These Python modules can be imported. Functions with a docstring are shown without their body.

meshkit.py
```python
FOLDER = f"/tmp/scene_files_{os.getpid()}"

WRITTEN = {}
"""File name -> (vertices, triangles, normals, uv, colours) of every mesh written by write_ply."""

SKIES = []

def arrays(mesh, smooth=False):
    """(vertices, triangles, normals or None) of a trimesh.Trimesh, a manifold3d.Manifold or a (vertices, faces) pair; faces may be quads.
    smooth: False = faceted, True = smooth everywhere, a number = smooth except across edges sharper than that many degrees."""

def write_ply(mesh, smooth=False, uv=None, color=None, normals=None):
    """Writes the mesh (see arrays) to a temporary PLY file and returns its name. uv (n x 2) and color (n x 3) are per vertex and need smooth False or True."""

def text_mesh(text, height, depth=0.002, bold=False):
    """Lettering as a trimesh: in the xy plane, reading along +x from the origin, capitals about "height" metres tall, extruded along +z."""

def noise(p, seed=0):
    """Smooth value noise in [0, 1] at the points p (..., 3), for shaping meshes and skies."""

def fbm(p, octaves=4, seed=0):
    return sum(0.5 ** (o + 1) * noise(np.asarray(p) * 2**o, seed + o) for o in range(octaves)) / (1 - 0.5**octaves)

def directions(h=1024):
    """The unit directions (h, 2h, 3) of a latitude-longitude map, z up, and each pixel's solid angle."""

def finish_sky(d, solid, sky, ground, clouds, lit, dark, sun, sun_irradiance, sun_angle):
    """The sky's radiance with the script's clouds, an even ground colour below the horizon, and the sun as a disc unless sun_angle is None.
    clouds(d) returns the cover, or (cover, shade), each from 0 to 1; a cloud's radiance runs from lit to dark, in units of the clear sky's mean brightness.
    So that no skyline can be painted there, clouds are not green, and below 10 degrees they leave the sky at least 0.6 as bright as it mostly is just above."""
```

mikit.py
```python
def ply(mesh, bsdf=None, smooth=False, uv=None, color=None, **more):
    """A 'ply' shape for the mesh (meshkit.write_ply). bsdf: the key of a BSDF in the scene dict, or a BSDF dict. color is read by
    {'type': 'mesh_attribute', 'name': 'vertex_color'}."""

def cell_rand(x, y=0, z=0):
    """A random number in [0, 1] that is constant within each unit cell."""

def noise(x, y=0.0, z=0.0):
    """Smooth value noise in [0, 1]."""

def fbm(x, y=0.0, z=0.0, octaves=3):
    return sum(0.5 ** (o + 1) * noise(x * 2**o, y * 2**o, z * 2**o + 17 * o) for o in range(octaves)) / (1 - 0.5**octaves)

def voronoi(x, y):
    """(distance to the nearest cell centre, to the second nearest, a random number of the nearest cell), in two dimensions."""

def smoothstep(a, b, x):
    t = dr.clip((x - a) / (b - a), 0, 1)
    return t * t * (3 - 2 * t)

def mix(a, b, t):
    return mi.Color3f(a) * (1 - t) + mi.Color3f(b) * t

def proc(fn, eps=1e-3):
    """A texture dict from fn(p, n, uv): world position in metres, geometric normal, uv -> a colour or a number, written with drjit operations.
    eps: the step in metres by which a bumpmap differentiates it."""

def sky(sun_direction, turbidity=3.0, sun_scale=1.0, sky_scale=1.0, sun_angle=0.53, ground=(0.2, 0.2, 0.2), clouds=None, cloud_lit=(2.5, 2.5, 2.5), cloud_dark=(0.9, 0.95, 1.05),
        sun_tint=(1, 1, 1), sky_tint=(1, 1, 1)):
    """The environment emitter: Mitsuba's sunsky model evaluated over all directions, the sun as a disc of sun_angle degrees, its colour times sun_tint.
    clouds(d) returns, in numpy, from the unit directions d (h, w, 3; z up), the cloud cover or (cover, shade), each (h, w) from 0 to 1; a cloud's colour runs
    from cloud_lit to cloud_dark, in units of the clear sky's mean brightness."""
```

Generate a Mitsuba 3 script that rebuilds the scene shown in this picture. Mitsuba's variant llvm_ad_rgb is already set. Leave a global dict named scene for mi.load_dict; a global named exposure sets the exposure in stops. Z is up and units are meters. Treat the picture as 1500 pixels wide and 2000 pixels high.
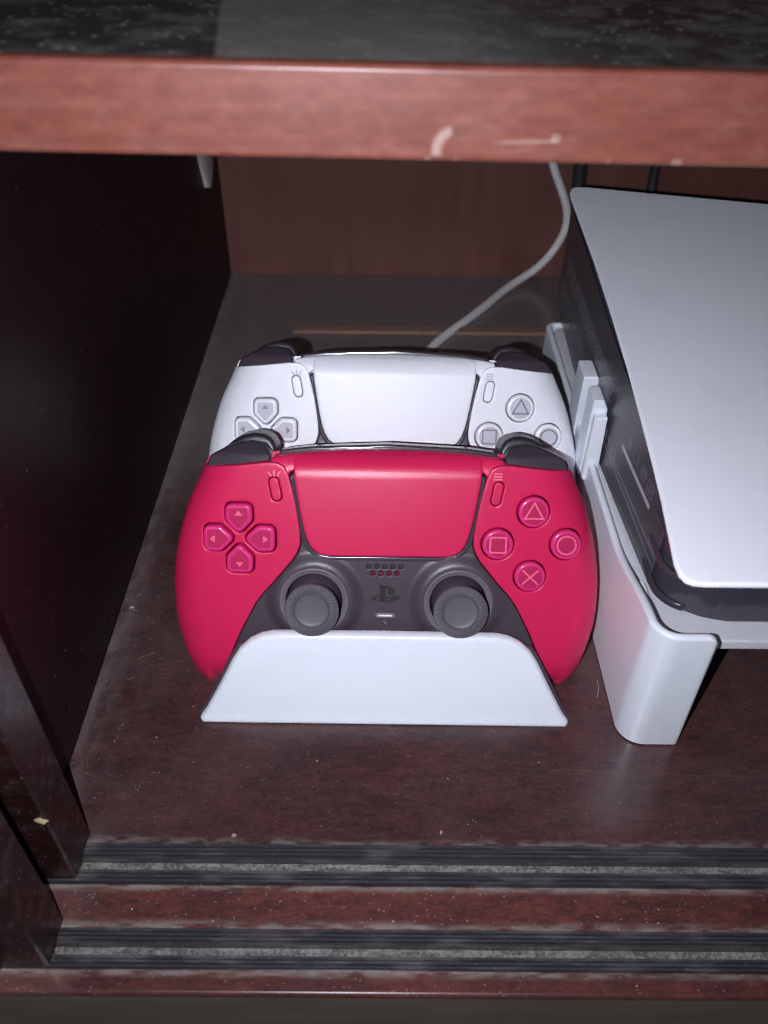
import math, random
import numpy as np, shapely, trimesh
import manifold3d as m3
import mitsuba as mi, mikit, meshkit
import drjit as dr
from shapely.geometry import Polygon, LineString, Point, box as sbox
from scipy.spatial import Delaunay
from mikit import proc, noise, fbm, cell_rand, smoothstep, mix

T = mi.ScalarTransform4f
rng = np.random.default_rng(7)
random.seed(7)
scene, labels = {'type': 'scene'}, {}

# ------------------------------------------------------------------ camera, flash, exposure
EYE = np.array([0.0, 0.0, 0.27])
PITCH, YAW, ROLL = math.radians(41.0), math.radians(0.18), math.radians(0.63)
fwd = np.array([math.sin(YAW) * math.cos(PITCH), math.cos(YAW) * math.cos(PITCH), -math.sin(PITCH)])
rgt = np.array([math.cos(YAW), -math.sin(YAW), 0.0])
upv = np.cross(rgt, fwd)
rgt, upv = math.cos(ROLL) * rgt + math.sin(ROLL) * upv, -math.sin(ROLL) * rgt + math.cos(ROLL) * upv
scene['camera'] = {
    'type': 'thinlens', 'fov': 2 * math.degrees(math.atan(750 / 1600)), 'fov_axis': 'x',
    'aperture_radius': 0.0011, 'focus_distance': 0.325, 'near_clip': 0.01, 'far_clip': 20.0,
    'to_world': T().look_at(origin=EYE.tolist(), target=(EYE + fwd).tolist(), up=upv.tolist())}
exposure = 0.29

# the phone's flash, a small round lamp two centimetres beside the lens
FLASH = EYE - 0.020 * rgt - 0.004 * upv + 0.004 * fwd
aim = FLASH + fwd + 0.085 * rgt + 0.06 * upv
scene['flash'] = {'type': 'spot', 'to_world': T().look_at(origin=FLASH.tolist(), target=aim.tolist(), up=[0, 0, 1]),
                  'intensity': {'type': 'rgb', 'value': [0.252, 0.258, 0.292]}, 'beam_width': 15.0, 'cutoff_angle': 78.0}
# the dim light of the dark room in front of the cabinet
scene['room_glow'] = {'type': 'constant', 'radiance': {'type': 'rgb', 'value': [0.034, 0.033, 0.036]}}

# ------------------------------------------------------------------ materials
def rgb(*c):
    return {'type': 'rgb', 'value': list(c if len(c) == 3 else c * 3)}

def pr(base, rough=0.5, spec=0.5, **k):
    d = {'type': 'principled', 'base_color': rgb(*base) if isinstance(base, (tuple, list)) else base, 'roughness': rough, 'specular': spec}
    d.update(k)
    return {'type': 'twosided', 'bsdf': d}

def bump(tex, inner, scale=1.0):
    return {'type': 'twosided', 'bsdf': {'type': 'bumpmap', 'arbitrary': tex, 'scale': scale, 'bsdf': inner['bsdf']}}

def speckle(p, size, keep):
    a, b, c = p.x / size, p.y / size, p.z / size
    return dr.select(cell_rand(a, b, c) > keep, cell_rand(a + 31, b, c), 0.0)

def wood_tone(p, s=1.0):
    g = fbm(p.x * 150 + 3, p.y * 520, p.z * 520, octaves=3)
    m = fbm(p.x * 55, p.y * 75, p.z * 75, octaves=5)
    f = fbm(p.x * 700, p.y * 1500, p.z * 1500, octaves=2)
    c = mix((0.037, 0.0130, 0.0132), (0.064, 0.0200, 0.0185), smoothstep(0.30, 0.72, m * 0.45 + g * 0.55))
    return c * (0.62 + 0.76 * f) * s

def floor_color(p, n, uv):
    c = wood_tone(p)
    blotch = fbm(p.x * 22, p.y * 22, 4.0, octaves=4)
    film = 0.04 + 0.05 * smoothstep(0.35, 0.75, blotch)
    film += 0.40 * smoothstep(0.014, 0.0, p.x + 0.115) * fbm(p.x * 300, p.y * 120, 1, octaves=2)
    film += 0.07 * smoothstep(-0.075, -0.105, p.x) * smoothstep(0.3, 0.8, fbm(p.x * 160, p.y * 160, 2, octaves=4))
    film += 0.4 * smoothstep(0.0030, 0.0, p.y - 0.1362 - 0.002 * fbm(p.x * 60, 1, 1, octaves=3)) * smoothstep(0.2, 0.8, fbm(p.x * 260, p.y * 700, 3, octaves=3))
    film += 0.50 * smoothstep(0.29, 0.40, p.y)  # milky lens veil behind the controllers, painted into the floor colour
    film += 0.10 * smoothstep(0.00018, 0.00005, dr.abs(p.y - 0.1668 + 0.035 * (p.x - 0.05))) * smoothstep(0.045, 0.06, p.x) * smoothstep(0.155, 0.14, p.x)
    dots = speckle(p, 0.00045, 0.988) * 0.3
    return mix(c, (0.27, 0.245, 0.235), dr.clip(film + dots, 0, 0.9))

def strip_color(p, n, uv):
    c = wood_tone(p, 1.0) * mi.Color3f(1.75, 1.5, 1.35)
    e = dr.maximum(smoothstep(0.0032, 0.0004, 0.1229 - p.y), smoothstep(0.0036, 0.0003, dr.abs(p.y - 0.1088)))
    e = dr.maximum(e, smoothstep(0.0028, 0.0003, dr.abs(p.y - 0.0968)))
    film = e * smoothstep(0.15, 0.8, fbm(p.x * 150, p.y * 700, 3, octaves=4)) * 0.75 + 0.03
    film += 0.07 * smoothstep(-0.088, -0.099, p.x)
    dots = speckle(p, 0.0005, 0.985) * 0.6
    return mix(c, (0.29, 0.26, 0.235), dr.clip(film + dots, 0, 0.9))

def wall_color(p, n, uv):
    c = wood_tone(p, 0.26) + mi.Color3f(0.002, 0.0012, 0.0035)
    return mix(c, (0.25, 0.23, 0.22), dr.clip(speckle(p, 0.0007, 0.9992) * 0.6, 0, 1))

def back_color(p, n, uv):
    g = fbm(p.x * 120, 2.0, p.z * 14, octaves=3)
    return mix((0.140, 0.056, 0.046), (0.20, 0.080, 0.066), g)

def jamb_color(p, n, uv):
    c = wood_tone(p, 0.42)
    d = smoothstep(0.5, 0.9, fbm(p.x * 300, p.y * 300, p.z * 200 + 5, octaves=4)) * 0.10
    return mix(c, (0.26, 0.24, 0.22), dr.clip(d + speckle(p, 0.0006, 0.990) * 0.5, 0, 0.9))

def shelf_edge_color(p, n, uv):
    g = fbm(p.x * 14, p.y * 300, p.z * 420, octaves=3)
    m = fbm(p.x * 260, p.y * 90, p.z * 420, octaves=4)
    c = mix((0.128, 0.037, 0.024), (0.18, 0.056, 0.039), smoothstep(0.3, 0.75, 0.35 * g + 0.65 * m))
    # wear: two pale scuffs, small chips along the lower edge
    s1 = smoothstep(0.0016, 0.0003, dr.abs(dr.sqrt(dr.square(p.x - 0.0152) + dr.square(p.z - 0.2128)) - 0.0042)) * smoothstep(0.0006, -0.0004, p.x - 0.0140) * smoothstep(-0.001, 0.0, p.z - 0.2122)
    s2 = smoothstep(0.0006, 0.0002, dr.abs(p.z - 0.2148 - 0.03 * (p.x - 0.030))) * smoothstep(0.020, 0.028, p.x) * smoothstep(0.0375, 0.036, p.x)
    s3 = smoothstep(0.0014, 0.0006, dr.sqrt(dr.square(p.x - 0.0365) + dr.square(p.z - 0.2156)))
    chips = smoothstep(0.0012, 0.0, p.z - 0.2108) * smoothstep(0.90, 0.95, noise(p.x * 330, 3.0, 1.0)) * 0.5
    scuff = smoothstep(0.45, 0.95, fbm(p.x * 150, 1.0, p.z * 230, octaves=4)) * 0.05
    w = dr.clip(s1 * 0.38 + s2 * 0.2 + s3 * 0.22 + chips * 0.5 + scuff, 0, 0.9)
    return mix(c, (0.50, 0.42, 0.37), w)

def shelf_top_color(p, n, uv):
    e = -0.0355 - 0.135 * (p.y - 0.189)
    reflection_patch = smoothstep(e - 0.0006, e + 0.0006, p.x) * smoothstep(0.06, 0.0, p.x)  # blurred reflection on the shelf top, painted in as a lighter rectangle
    d = fbm(p.x * 130, p.y * 130, 2.0, octaves=4)
    s = speckle(p, 0.0011, 0.965)
    c = mix((0.030, 0.026, 0.026), (0.14, 0.13, 0.125), smoothstep(0.35, 0.75, d) * 0.55)
    c = mix(c, (0.24, 0.225, 0.21), 0.45 * reflection_patch)
    return mix(c, (0.36, 0.35, 0.33), dr.clip(s * 0.8 * (1 - 0.6 * reflection_patch), 0, 1))

def groove_dust(p, n, uv):
    d = fbm(p.x * 160, p.y * 700, 2.0, octaves=3)
    f = noise(p.x * 1600, p.y * 1900, 1.0)
    return mix((0.070, 0.067, 0.062), (0.24, 0.228, 0.205), smoothstep(0.2, 0.8, d * 0.5 + f * 0.5))

def rib_dust(p, n, uv):
    d = fbm(p.x * 90, p.y * 400, p.z * 400, octaves=3)
    return mix((0.042, 0.040, 0.045), (0.17, 0.16, 0.155), smoothstep(0.42, 0.8, d) * 0.5 + speckle(p, 0.0005, 0.975) * 0.5)

def raw_wood(p, n, uv):
    return mix((0.20, 0.125, 0.098), (0.34, 0.215, 0.165), fbm(p.x * 90, p.y * 500, p.z * 500, octaves=3))

def front_color(p, n, uv):
    c = mix((0.10, 0.082, 0.064), (0.14, 0.112, 0.088), fbm(p.x * 40, p.z * 160, 1.0, octaves=3))
    return mix(c, (0.25, 0.24, 0.2), speckle(p, 0.0007, 0.99) * 0.5)

def fine_grain(p, n, uv):
    return noise(p.x * 3200, p.y * 3200, p.z * 3200) * 0.00006

def pebble(p, n, uv):
    return noise(p.x * 1500, p.y * 1500, p.z * 1500) * 0.00016

def label_print(p, n, uv):
    # rows of print too small to read, running along the side of the console
    row = (p.z - 0.0780) / 0.0011
    ink = dr.select((row - dr.floor(row) < 0.5) & (cell_rand(p.y / 0.0006, dr.floor(row), 3) > 0.38) & (p.z > 0.078) & (p.z < 0.0878) & (p.y > 0.292) & (p.y < 0.42), 1.0, 0.0)
    row2 = (p.z - 0.0655) / 0.0016
    ink2 = dr.select((row2 - dr.floor(row2) < 0.45) & (cell_rand(p.y / 0.0009, dr.floor(row2), 5) > 0.55) & (p.z > 0.0655) & (p.z < 0.0703) & (p.y > 0.33) & (p.y < 0.43), 0.7, 0.0)
    return mix((0.055, 0.050, 0.060), (0.22, 0.21, 0.24), ink + ink2)

def plate_color(p, n, uv):
    # matt pale plastic with the odd speck of dust and a faint smear
    smear = smoothstep(0.55, 0.8, fbm(p.x * 60 + 4, p.y * 45, 1.0, octaves=3)) * 0.05
    c = mix((0.87, 0.88, 0.935), (0.80, 0.80, 0.84), smear * 6)
    return mix(c, (0.55, 0.53, 0.52), speckle(p, 0.0006, 0.9985) * 0.5)

def dock_color(p, n, uv):
    c = mix((0.75, 0.785, 0.84), (0.70, 0.72, 0.76), smoothstep(0.5, 0.8, fbm(p.x * 80, p.y * 80, p.z * 80, octaves=3)) * 0.2)
    return mix(c, (0.50, 0.48, 0.47), speckle(p, 0.0005, 0.9985) * 0.5)

def leaf(key, d):
    scene[key] = d

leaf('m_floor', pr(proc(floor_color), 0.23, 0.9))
leaf('m_strip', pr(proc(strip_color), 0.30, 0.6))
leaf('m_wall', pr(proc(wall_color), 0.45, 0.2))
leaf('m_back', pr(proc(back_color), 0.5, 0.3))
leaf('m_jamb', pr(proc(jamb_color), 0.34, 0.5))
leaf('m_shelf_edge', pr(proc(shelf_edge_color), 0.36, 0.5))
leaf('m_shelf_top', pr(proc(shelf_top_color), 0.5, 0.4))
leaf('m_groove', pr(proc(groove_dust), 0.9, 0.2))
leaf('m_rib', pr(proc(rib_dust), 0.24, 0.7))
leaf('m_raw', pr(proc(raw_wood), 0.7, 0.3))
leaf('m_front', pr(proc(front_color), 0.5, 0.4))
leaf('m_red', bump(proc(fine_grain, 1e-4), pr((0.60, 0.016, 0.084), 0.31, 0.4)))
leaf('m_red_button', pr((0.44, 0.013, 0.082), 0.16, 0.5, clearcoat=1.0, clearcoat_gloss=0.95))
leaf('m_red_rim', pr((0.66, 0.024, 0.17), 0.12, 0.6, clearcoat=1.0, clearcoat_gloss=0.97))  # brighter pink stands in for light glowing through clear button edges
leaf('m_red_mark', pr((0.80, 0.10, 0.22), 0.4, 0.4))
leaf('m_red_print', pr((0.82, 0.22, 0.28), 0.5, 0.4))
leaf('m_white', bump(proc(fine_grain, 1e-4), pr((0.83, 0.84, 0.88), 0.36, 0.5)))
leaf('m_white_button', pr((0.56, 0.56, 0.62), 0.16, 0.5, clearcoat=1.0, clearcoat_gloss=0.95))
leaf('m_white_rim', pr((0.88, 0.88, 0.90), 0.12, 0.6, clearcoat=1.0, clearcoat_gloss=0.97))
leaf('m_white_mark', pr((0.24, 0.235, 0.27), 0.4, 0.4))
leaf('m_white_print', pr((0.45, 0.45, 0.50), 0.5, 0.4))
leaf('m_red_dot', pr((0.17, 0.008, 0.035), 0.3, 0.5))
leaf('m_black', bump(proc(fine_grain, 1e-4), pr((0.056, 0.044, 0.054), 0.36, 0.5)))
leaf('m_rubber', pr((0.098, 0.090, 0.105), 0.5, 0.5))
leaf('m_ring', pr((0.14, 0.126, 0.145), 0.4, 0.5))
leaf('m_gloss', pr((0.046, 0.036, 0.046), 0.14, 0.55, clearcoat=0.6, clearcoat_gloss=0.96))
leaf('m_trigger', pr((0.026, 0.022, 0.027), 0.36, 0.45))
leaf('m_console', pr((0.045, 0.043, 0.055), 0.18, 0.5, clearcoat=0.5, clearcoat_gloss=0.95))
leaf('m_console_side', pr(proc(label_print), 0.30, 0.5))
leaf('m_ink', pr((0.17, 0.16, 0.19), 0.4, 0.5))
leaf('m_sticker', pr((0.42, 0.42, 0.46), 0.35, 0.5))
leaf('m_plate', pr(proc(plate_color), 0.95, 0.4))
leaf('m_plate_inner', bump(proc(pebble, 1e-4), pr((0.60, 0.60, 0.63), 0.6, 0.4)))
leaf('m_stand', pr((0.74, 0.785, 0.835), 0.28, 0.5))
leaf('m_dock', pr(proc(dock_color), 0.24, 0.5))
leaf('m_cable', pr((0.88, 0.88, 0.86), 0.45, 0.5))
leaf('m_dark_cable', pr((0.03, 0.03, 0.034), 0.5, 0.4))
leaf('m_lint', pr((0.46, 0.44, 0.42), 0.8, 0.2))
leaf('m_crumb', pr((0.40, 0.31, 0.18), 0.6, 0.3))
leaf('m_streak', pr((0.60, 0.55, 0.54), 0.4, 0.5))
leaf('m_light_bar', pr((0.75, 0.74, 0.78), 0.2, 0.5))

# ------------------------------------------------------------------ mesh helpers
def put(key, mesh, mat, smooth=False, to_world=None):
    k, i = key, 0
    while k in scene:
        i += 1
        k = f'{key}_{i:03d}'
    scene[k] = mikit.ply(mesh, mat, smooth)
    if to_world is not None:
        scene[k]['to_world'] = to_world
    return k

def lab(key, label, category=None, group=None, kind=None):
    labels[key] = {'label': label}
    for a, b in (('category', category), ('group', group), ('kind', kind)):
        if b:
            labels[key][a] = b

def bevel_box(x0, x1, y0, y1, z0, z1, r=0.0008):
    """A box with chamfered edges."""
    pts = []
    for sx in (0, 1):
        for sy in (0, 1):
            for sz in (0, 1):
                c = [(x0, x1)[sx], (y0, y1)[sy], (z0, z1)[sz]]
                d = [1 - 2 * sx, 1 - 2 * sy, 1 - 2 * sz]
                for a in range(3):
                    q = list(c)
                    for b in range(3):
                        if b != a:
                            q[b] += d[b] * r
                    pts.append(q)
    return trimesh.convex.convex_hull(np.array(pts))

def ring_points(ring, h):
    n = max(int(math.ceil(ring.length / min(h, ring.length / 16))), 12)
    return np.array([ring.interpolate(t).coords[0] for t in np.linspace(0, ring.length, n, endpoint=False)])

def rings_of(g):
    for q in getattr(g, 'geoms', [g]):
        if not q.is_empty:
            yield q.exterior
            yield from q.interiors

def panel(poly, top, bot, h=1.0, bev=0.4, extra=(), under=0.0, he=None):
    """A solid over the polygon between the height functions top and bot, its upper rim rounded by bev (its lower rim by under)."""
    top = top if callable(top) else (lambda x, y, c=top: np.full(len(x), float(c)))
    bot = bot if callable(bot) else (lambda x, y, c=bot: np.full(len(x), float(c)))
    ds = sorted({0.0, *([bev * f for f in (0.07, 0.29, 0.62, 1.0)] if bev > 0 else []), *extra})
    P, D = [], []
    loops = []
    for d in ds:
        g = poly if d == 0 else poly.buffer(-d, quad_segs=12)
        for ring in rings_of(g):
            q = ring_points(ring, he or h)
            if d == 0:
                loops.append(np.arange(len(q)) + sum(map(len, P)))
            P.append(q)
            D.append(np.full(len(q), d))
    g = poly.buffer(-(ds[-1] + 0.55 * h))
    if not g.is_empty:
        a, b, c, e = g.bounds
        xs, ys = np.meshgrid(np.arange(a, c + h, h), np.arange(b, e + h, h * 0.87))
        xs[1::2] += h / 2
        xs, ys = xs.ravel(), ys.ravel()
        on = shapely.contains_xy(g, xs, ys)
        P.append(np.stack([xs[on], ys[on]], 1))
        D.append(np.full(on.sum(), 1e3))
    P, D = np.vstack(P), np.concatenate(D)
    tri = Delaunay(P).simplices
    cen = P[tri].mean(1)
    e1, e2 = P[tri[:, 1]] - P[tri[:, 0]], P[tri[:, 2]] - P[tri[:, 0]]
    area = e1[:, 0] * e2[:, 1] - e1[:, 1] * e2[:, 0]
    tri = np.where((area < 0)[:, None], tri[:, ::-1], tri)
    tri = tri[shapely.contains_xy(poly, cen[:, 0], cen[:, 1]) & (np.abs(area) > 1e-9 * h * h)]
    zt = top(P[:, 0], P[:, 1])
    zb = bot(P[:, 0], P[:, 1])
    if bev > 0:
        k = np.clip(bev - D, 0, bev)
        zt = zt - (bev - np.sqrt(np.maximum(bev * bev - k * k, 0)))
    if under > 0:
        k = np.clip(under - D, 0, under)
        zb = zb + (under - np.sqrt(np.maximum(under * under - k * k, 0)))
    zb = np.minimum(zb, zt - 1e-3 * h)
    n = len(P)
    V = np.vstack([np.column_stack([P, zt]), np.column_stack([P, zb])])
    F = [tri, tri[:, ::-1] + n]
    for L in loops:
        m = np.roll(L, -1)
        F += [np.column_stack([L, L + n, m]), np.column_stack([m, L + n, m + n])]
    mesh = trimesh.Trimesh(V, np.vstack(F), process=False)
    if mesh.volume < 0:
        pass
    # wall winding: flip walls if they point inwards
    w0 = len(tri) * 2
    f = mesh.faces.copy()
    for L in loops:
        q = P[L]
        ar = 0.5 * np.sum(q[:, 0] * np.roll(q[:, 1], -1) - np.roll(q[:, 0], -1) * q[:, 1])
        ext = shapely.Polygon(q).buffer(-1e-6 * h)
        is_hole = not poly.intersects(ext.representative_point()) if not ext.is_empty else False
        outward = (ar > 0) != is_hole
        if not outward:
            f[w0:w0 + 2 * len(L)] = f[w0:w0 + 2 * len(L)][:, ::-1]
        w0 += 2 * len(L)
    return trimesh.Trimesh(V, f, process=False)

def lathe(profile, sections=96, wobble=None):
    p = np.array(profile, float)
    m = len(p)
    a = np.linspace(0, 2 * np.pi, sections, endpoint=False)
    r, z = p[:, 0][None, :], p[:, 1][None, :]
    A = a[:, None]
    zz = z + (wobble(A, r) if wobble else 0 * A)
    V = np.stack([r * np.cos(A), r * np.sin(A), zz + 0 * A], -1).reshape(-1, 3)
    i, j = np.meshgrid(np.arange(sections), np.arange(m - 1), indexing='ij')
    k = (i + 1) % sections
    q = np.stack([i * m + j, k * m + j, k * m + j + 1, i * m + j + 1], -1).reshape(-1, 4)
    F = np.vstack([q[:, [0, 1, 2]], q[:, [0, 2, 3]]])
    mesh = trimesh.Trimesh(V, F, process=True)
    mesh.update_faces(mesh.nondegenerate_faces())
    if mesh.is_watertight and mesh.volume < 0:
        mesh.invert()
    return mesh

def arc(cx, cz, r, a0, a1, n=8):
    t = np.radians(np.linspace(a0, a1, n))
    return [(cx + r * math.cos(x), cz + r * math.sin(x)) for x in t]

def smooth_poly(pts, r=0.6, r2=None):
    g = Polygon(pts)
    r2 = r if r2 is None else r2
    return g.buffer(-r, quad_segs=10).buffer(r + r2, quad_segs=10).buffer(-r2, quad_segs=10)

def spline(pts, n):
    from scipy.interpolate import CubicSpline
    p = np.asarray(pts, float)
    s = np.r_[0, np.cumsum(np.linalg.norm(np.diff(p, axis=0), axis=1))]
    return CubicSpline(s, p)(np.linspace(0, s[-1], n))

def tube(pts, r, sides=12):
    p = np.asarray(pts, float)
    t = np.gradient(p, axis=0)
    t /= np.linalg.norm(t, axis=1, keepdims=True)
    nrm = np.cross(t[0], [0.3, 0.2, 1.0]); nrm /= np.linalg.norm(nrm)
    V = []
    a = np.linspace(0, 2 * np.pi, sides, endpoint=False)
    rr = np.broadcast_to(r, (len(p),))
    for i in range(len(p)):
        nrm = nrm - t[i] * np.dot(nrm, t[i]); nrm /= np.linalg.norm(nrm)
        b = np.cross(t[i], nrm)
        V.append(p[i] + rr[i] * (np.cos(a)[:, None] * nrm + np.sin(a)[:, None] * b))
    V = np.vstack(V + [p[:1], p[-1:]])
    F = []
    n = len(p)
    for i in range(n - 1):
        for j in range(sides):
            k = (j + 1) % sides
            F += [(i * sides + j, i * sides + k, (i + 1) * sides + k), (i * sides + j, (i + 1) * sides + k, (i + 1) * sides + j)]
    for j in range(sides):
        k = (j + 1) % sides
        F += [(n * sides, k, j), (n * sides + 1, (n - 1) * sides + j, (n - 1) * sides + k)]
    m = trimesh.Trimesh(V, np.array(F), process=False)
    if m.volume < 0:
        m.invert()
    return m

def moved(mesh, dx=0, dy=0, dz=0, rot=0):
    m = mesh.copy()
    if rot:
        m.apply_transform(trimesh.transformations.rotation_matrix(math.radians(rot), [0, 0, 1]))
    m.apply_translation([dx, dy, dz])
    return m

def profile_x(prof, x0, x1, n=2):
    """A closed cross-section in (y, z) extruded along x."""
    g = Polygon(prof)
    m = trimesh.creation.extrude_polygon(g, x1 - x0, engine='earcut')
    V = m.vertices
    m.vertices = np.column_stack([V[:, 2] + x0, V[:, 0], V[:, 1]])
    return m

# ------------------------------------------------------------------ the cabinet
XL, XR, YB, YF = -0.115, 0.560, 0.583, 0.090
CAB = 'cabinet'
lab(CAB, 'dark cherry wood cabinet with a dusty shelf and two sliding door tracks', 'cabinet')
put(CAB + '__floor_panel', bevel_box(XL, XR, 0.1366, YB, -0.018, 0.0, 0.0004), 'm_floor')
lab(CAB + '__floor_panel', 'glossy dark brown wooden floor panel speckled with dust')
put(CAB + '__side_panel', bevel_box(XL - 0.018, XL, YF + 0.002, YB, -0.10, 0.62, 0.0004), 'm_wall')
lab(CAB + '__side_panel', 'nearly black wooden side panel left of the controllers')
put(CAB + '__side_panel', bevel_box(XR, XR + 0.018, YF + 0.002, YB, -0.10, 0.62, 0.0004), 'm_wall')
put(CAB + '__back_panel', bevel_box(XL - 0.018, XR + 0.018, YB, YB + 0.006, -0.10, 0.62, 0.0003), 'm_back')
lab(CAB + '__back_panel', 'plain reddish brown back panel')
put(CAB + '__floor_strip', bevel_box(XL, XR, 0.1088, 0.1229, -0.018, 0.0, 0.0004), 'm_strip')
lab(CAB + '__floor_strip', 'dusty reddish wood strip between the two door tracks')
nose = [(0.0968, -0.0022), (0.0968, -0.0001)] + arc(YF + 0.0012, -0.0012, 0.0012, 90, 180, 9) + [(YF, -0.0022)]
put(CAB + '__floor_strip', profile_x(nose, XL - 0.20, XR + 0.018), 'm_strip', 30)
lab(CAB + '__floor_strip_001', 'narrow reddish wood strip along the front edge')
put(CAB + '__front_rail', bevel_box(XL - 0.20, XR + 0.018, YF + 0.0006, YF + 0.0066, -0.16, -0.0024, 0.0004), 'm_front')
lab(CAB + '__front_rail', 'dull dark brown front rail below the edge')

def door_track(y1, y0, key):
    """Rear ridged rib, sunken dusty groove, front ridged rib of one plastic track, y1 rear to y0 front."""
    t = put(f'{CAB}__{key}', bevel_box(XL, XR, y0, y1, -0.018, -0.0052, 0.0002), 'm_rib')
    L = y1 - y0
    def rib(a, b, top):
        prof = [(a, -0.0051), (b, -0.0051), (b, top - 0.0004)]
        n = 3
        w = (b - a) / n
        for i in range(n):
            y = b - i * w
            prof += [(y - w * 0.15, top), (y - w * 0.68, top), (y - w * 0.84, top - 0.0009)]
        prof += [(a, top - 0.0002)]
        return profile_x(prof, XL, XR)
    put(f'{t}__rear_rib', rib(y1 - 0.33 * L, y1, 0.0010), 'm_rib')
    put(f'{t}__dusty_groove', bevel_box(XL, XR, y0 + 0.35 * L, y1 - 0.335 * L, -0.0051, -0.0041, 0.0001), 'm_groove')
    put(f'{t}__front_rib', rib(y0, y0 + 0.33 * L, 0.0008), 'm_rib')
    return t
t1 = door_track(0.1365, 0.1230, 'door_track')
lab(t1, 'rear black plastic door track with a dusty groove')
t2 = door_track(0.1087, 0.0969, 'door_track')
lab(t2, 'front black plastic door track with a dusty groove')

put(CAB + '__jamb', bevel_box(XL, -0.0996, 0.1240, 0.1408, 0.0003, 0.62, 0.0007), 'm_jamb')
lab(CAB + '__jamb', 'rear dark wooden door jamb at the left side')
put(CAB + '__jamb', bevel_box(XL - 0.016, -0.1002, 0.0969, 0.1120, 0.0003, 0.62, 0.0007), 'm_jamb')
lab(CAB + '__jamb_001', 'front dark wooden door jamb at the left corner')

# the shelf above: glossy wood edge in front of a dusty top
shelf_slab = bevel_box(XL, XR, 0.1890, YB - 0.001, 0.2110, 0.2288, 0.0003)
shelf_slab.vertices[:, 2] -= shelf_slab.vertices[:, 0] * 0.011
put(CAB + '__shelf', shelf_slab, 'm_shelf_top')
lab(CAB + '__shelf', 'dusty dark shelf close above the camera view')
def tilt(mesh):
    # the shelf hangs a little lower to the right
    mesh.vertices[:, 2] -= mesh.vertices[:, 0] * 0.011
    return mesh
edge = [(0.1889, 0.2106)] + arc(0.1864, 0.2120, 0.0014, 270, 180, 7) + arc(0.1863, 0.2281, 0.0013, 180, 90, 9) + [(0.1889, 0.2294)]
put(CAB + '__shelf__edge_strip', tilt(profile_x(edge, XL, XR)), 'm_shelf_edge', 40)
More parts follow.
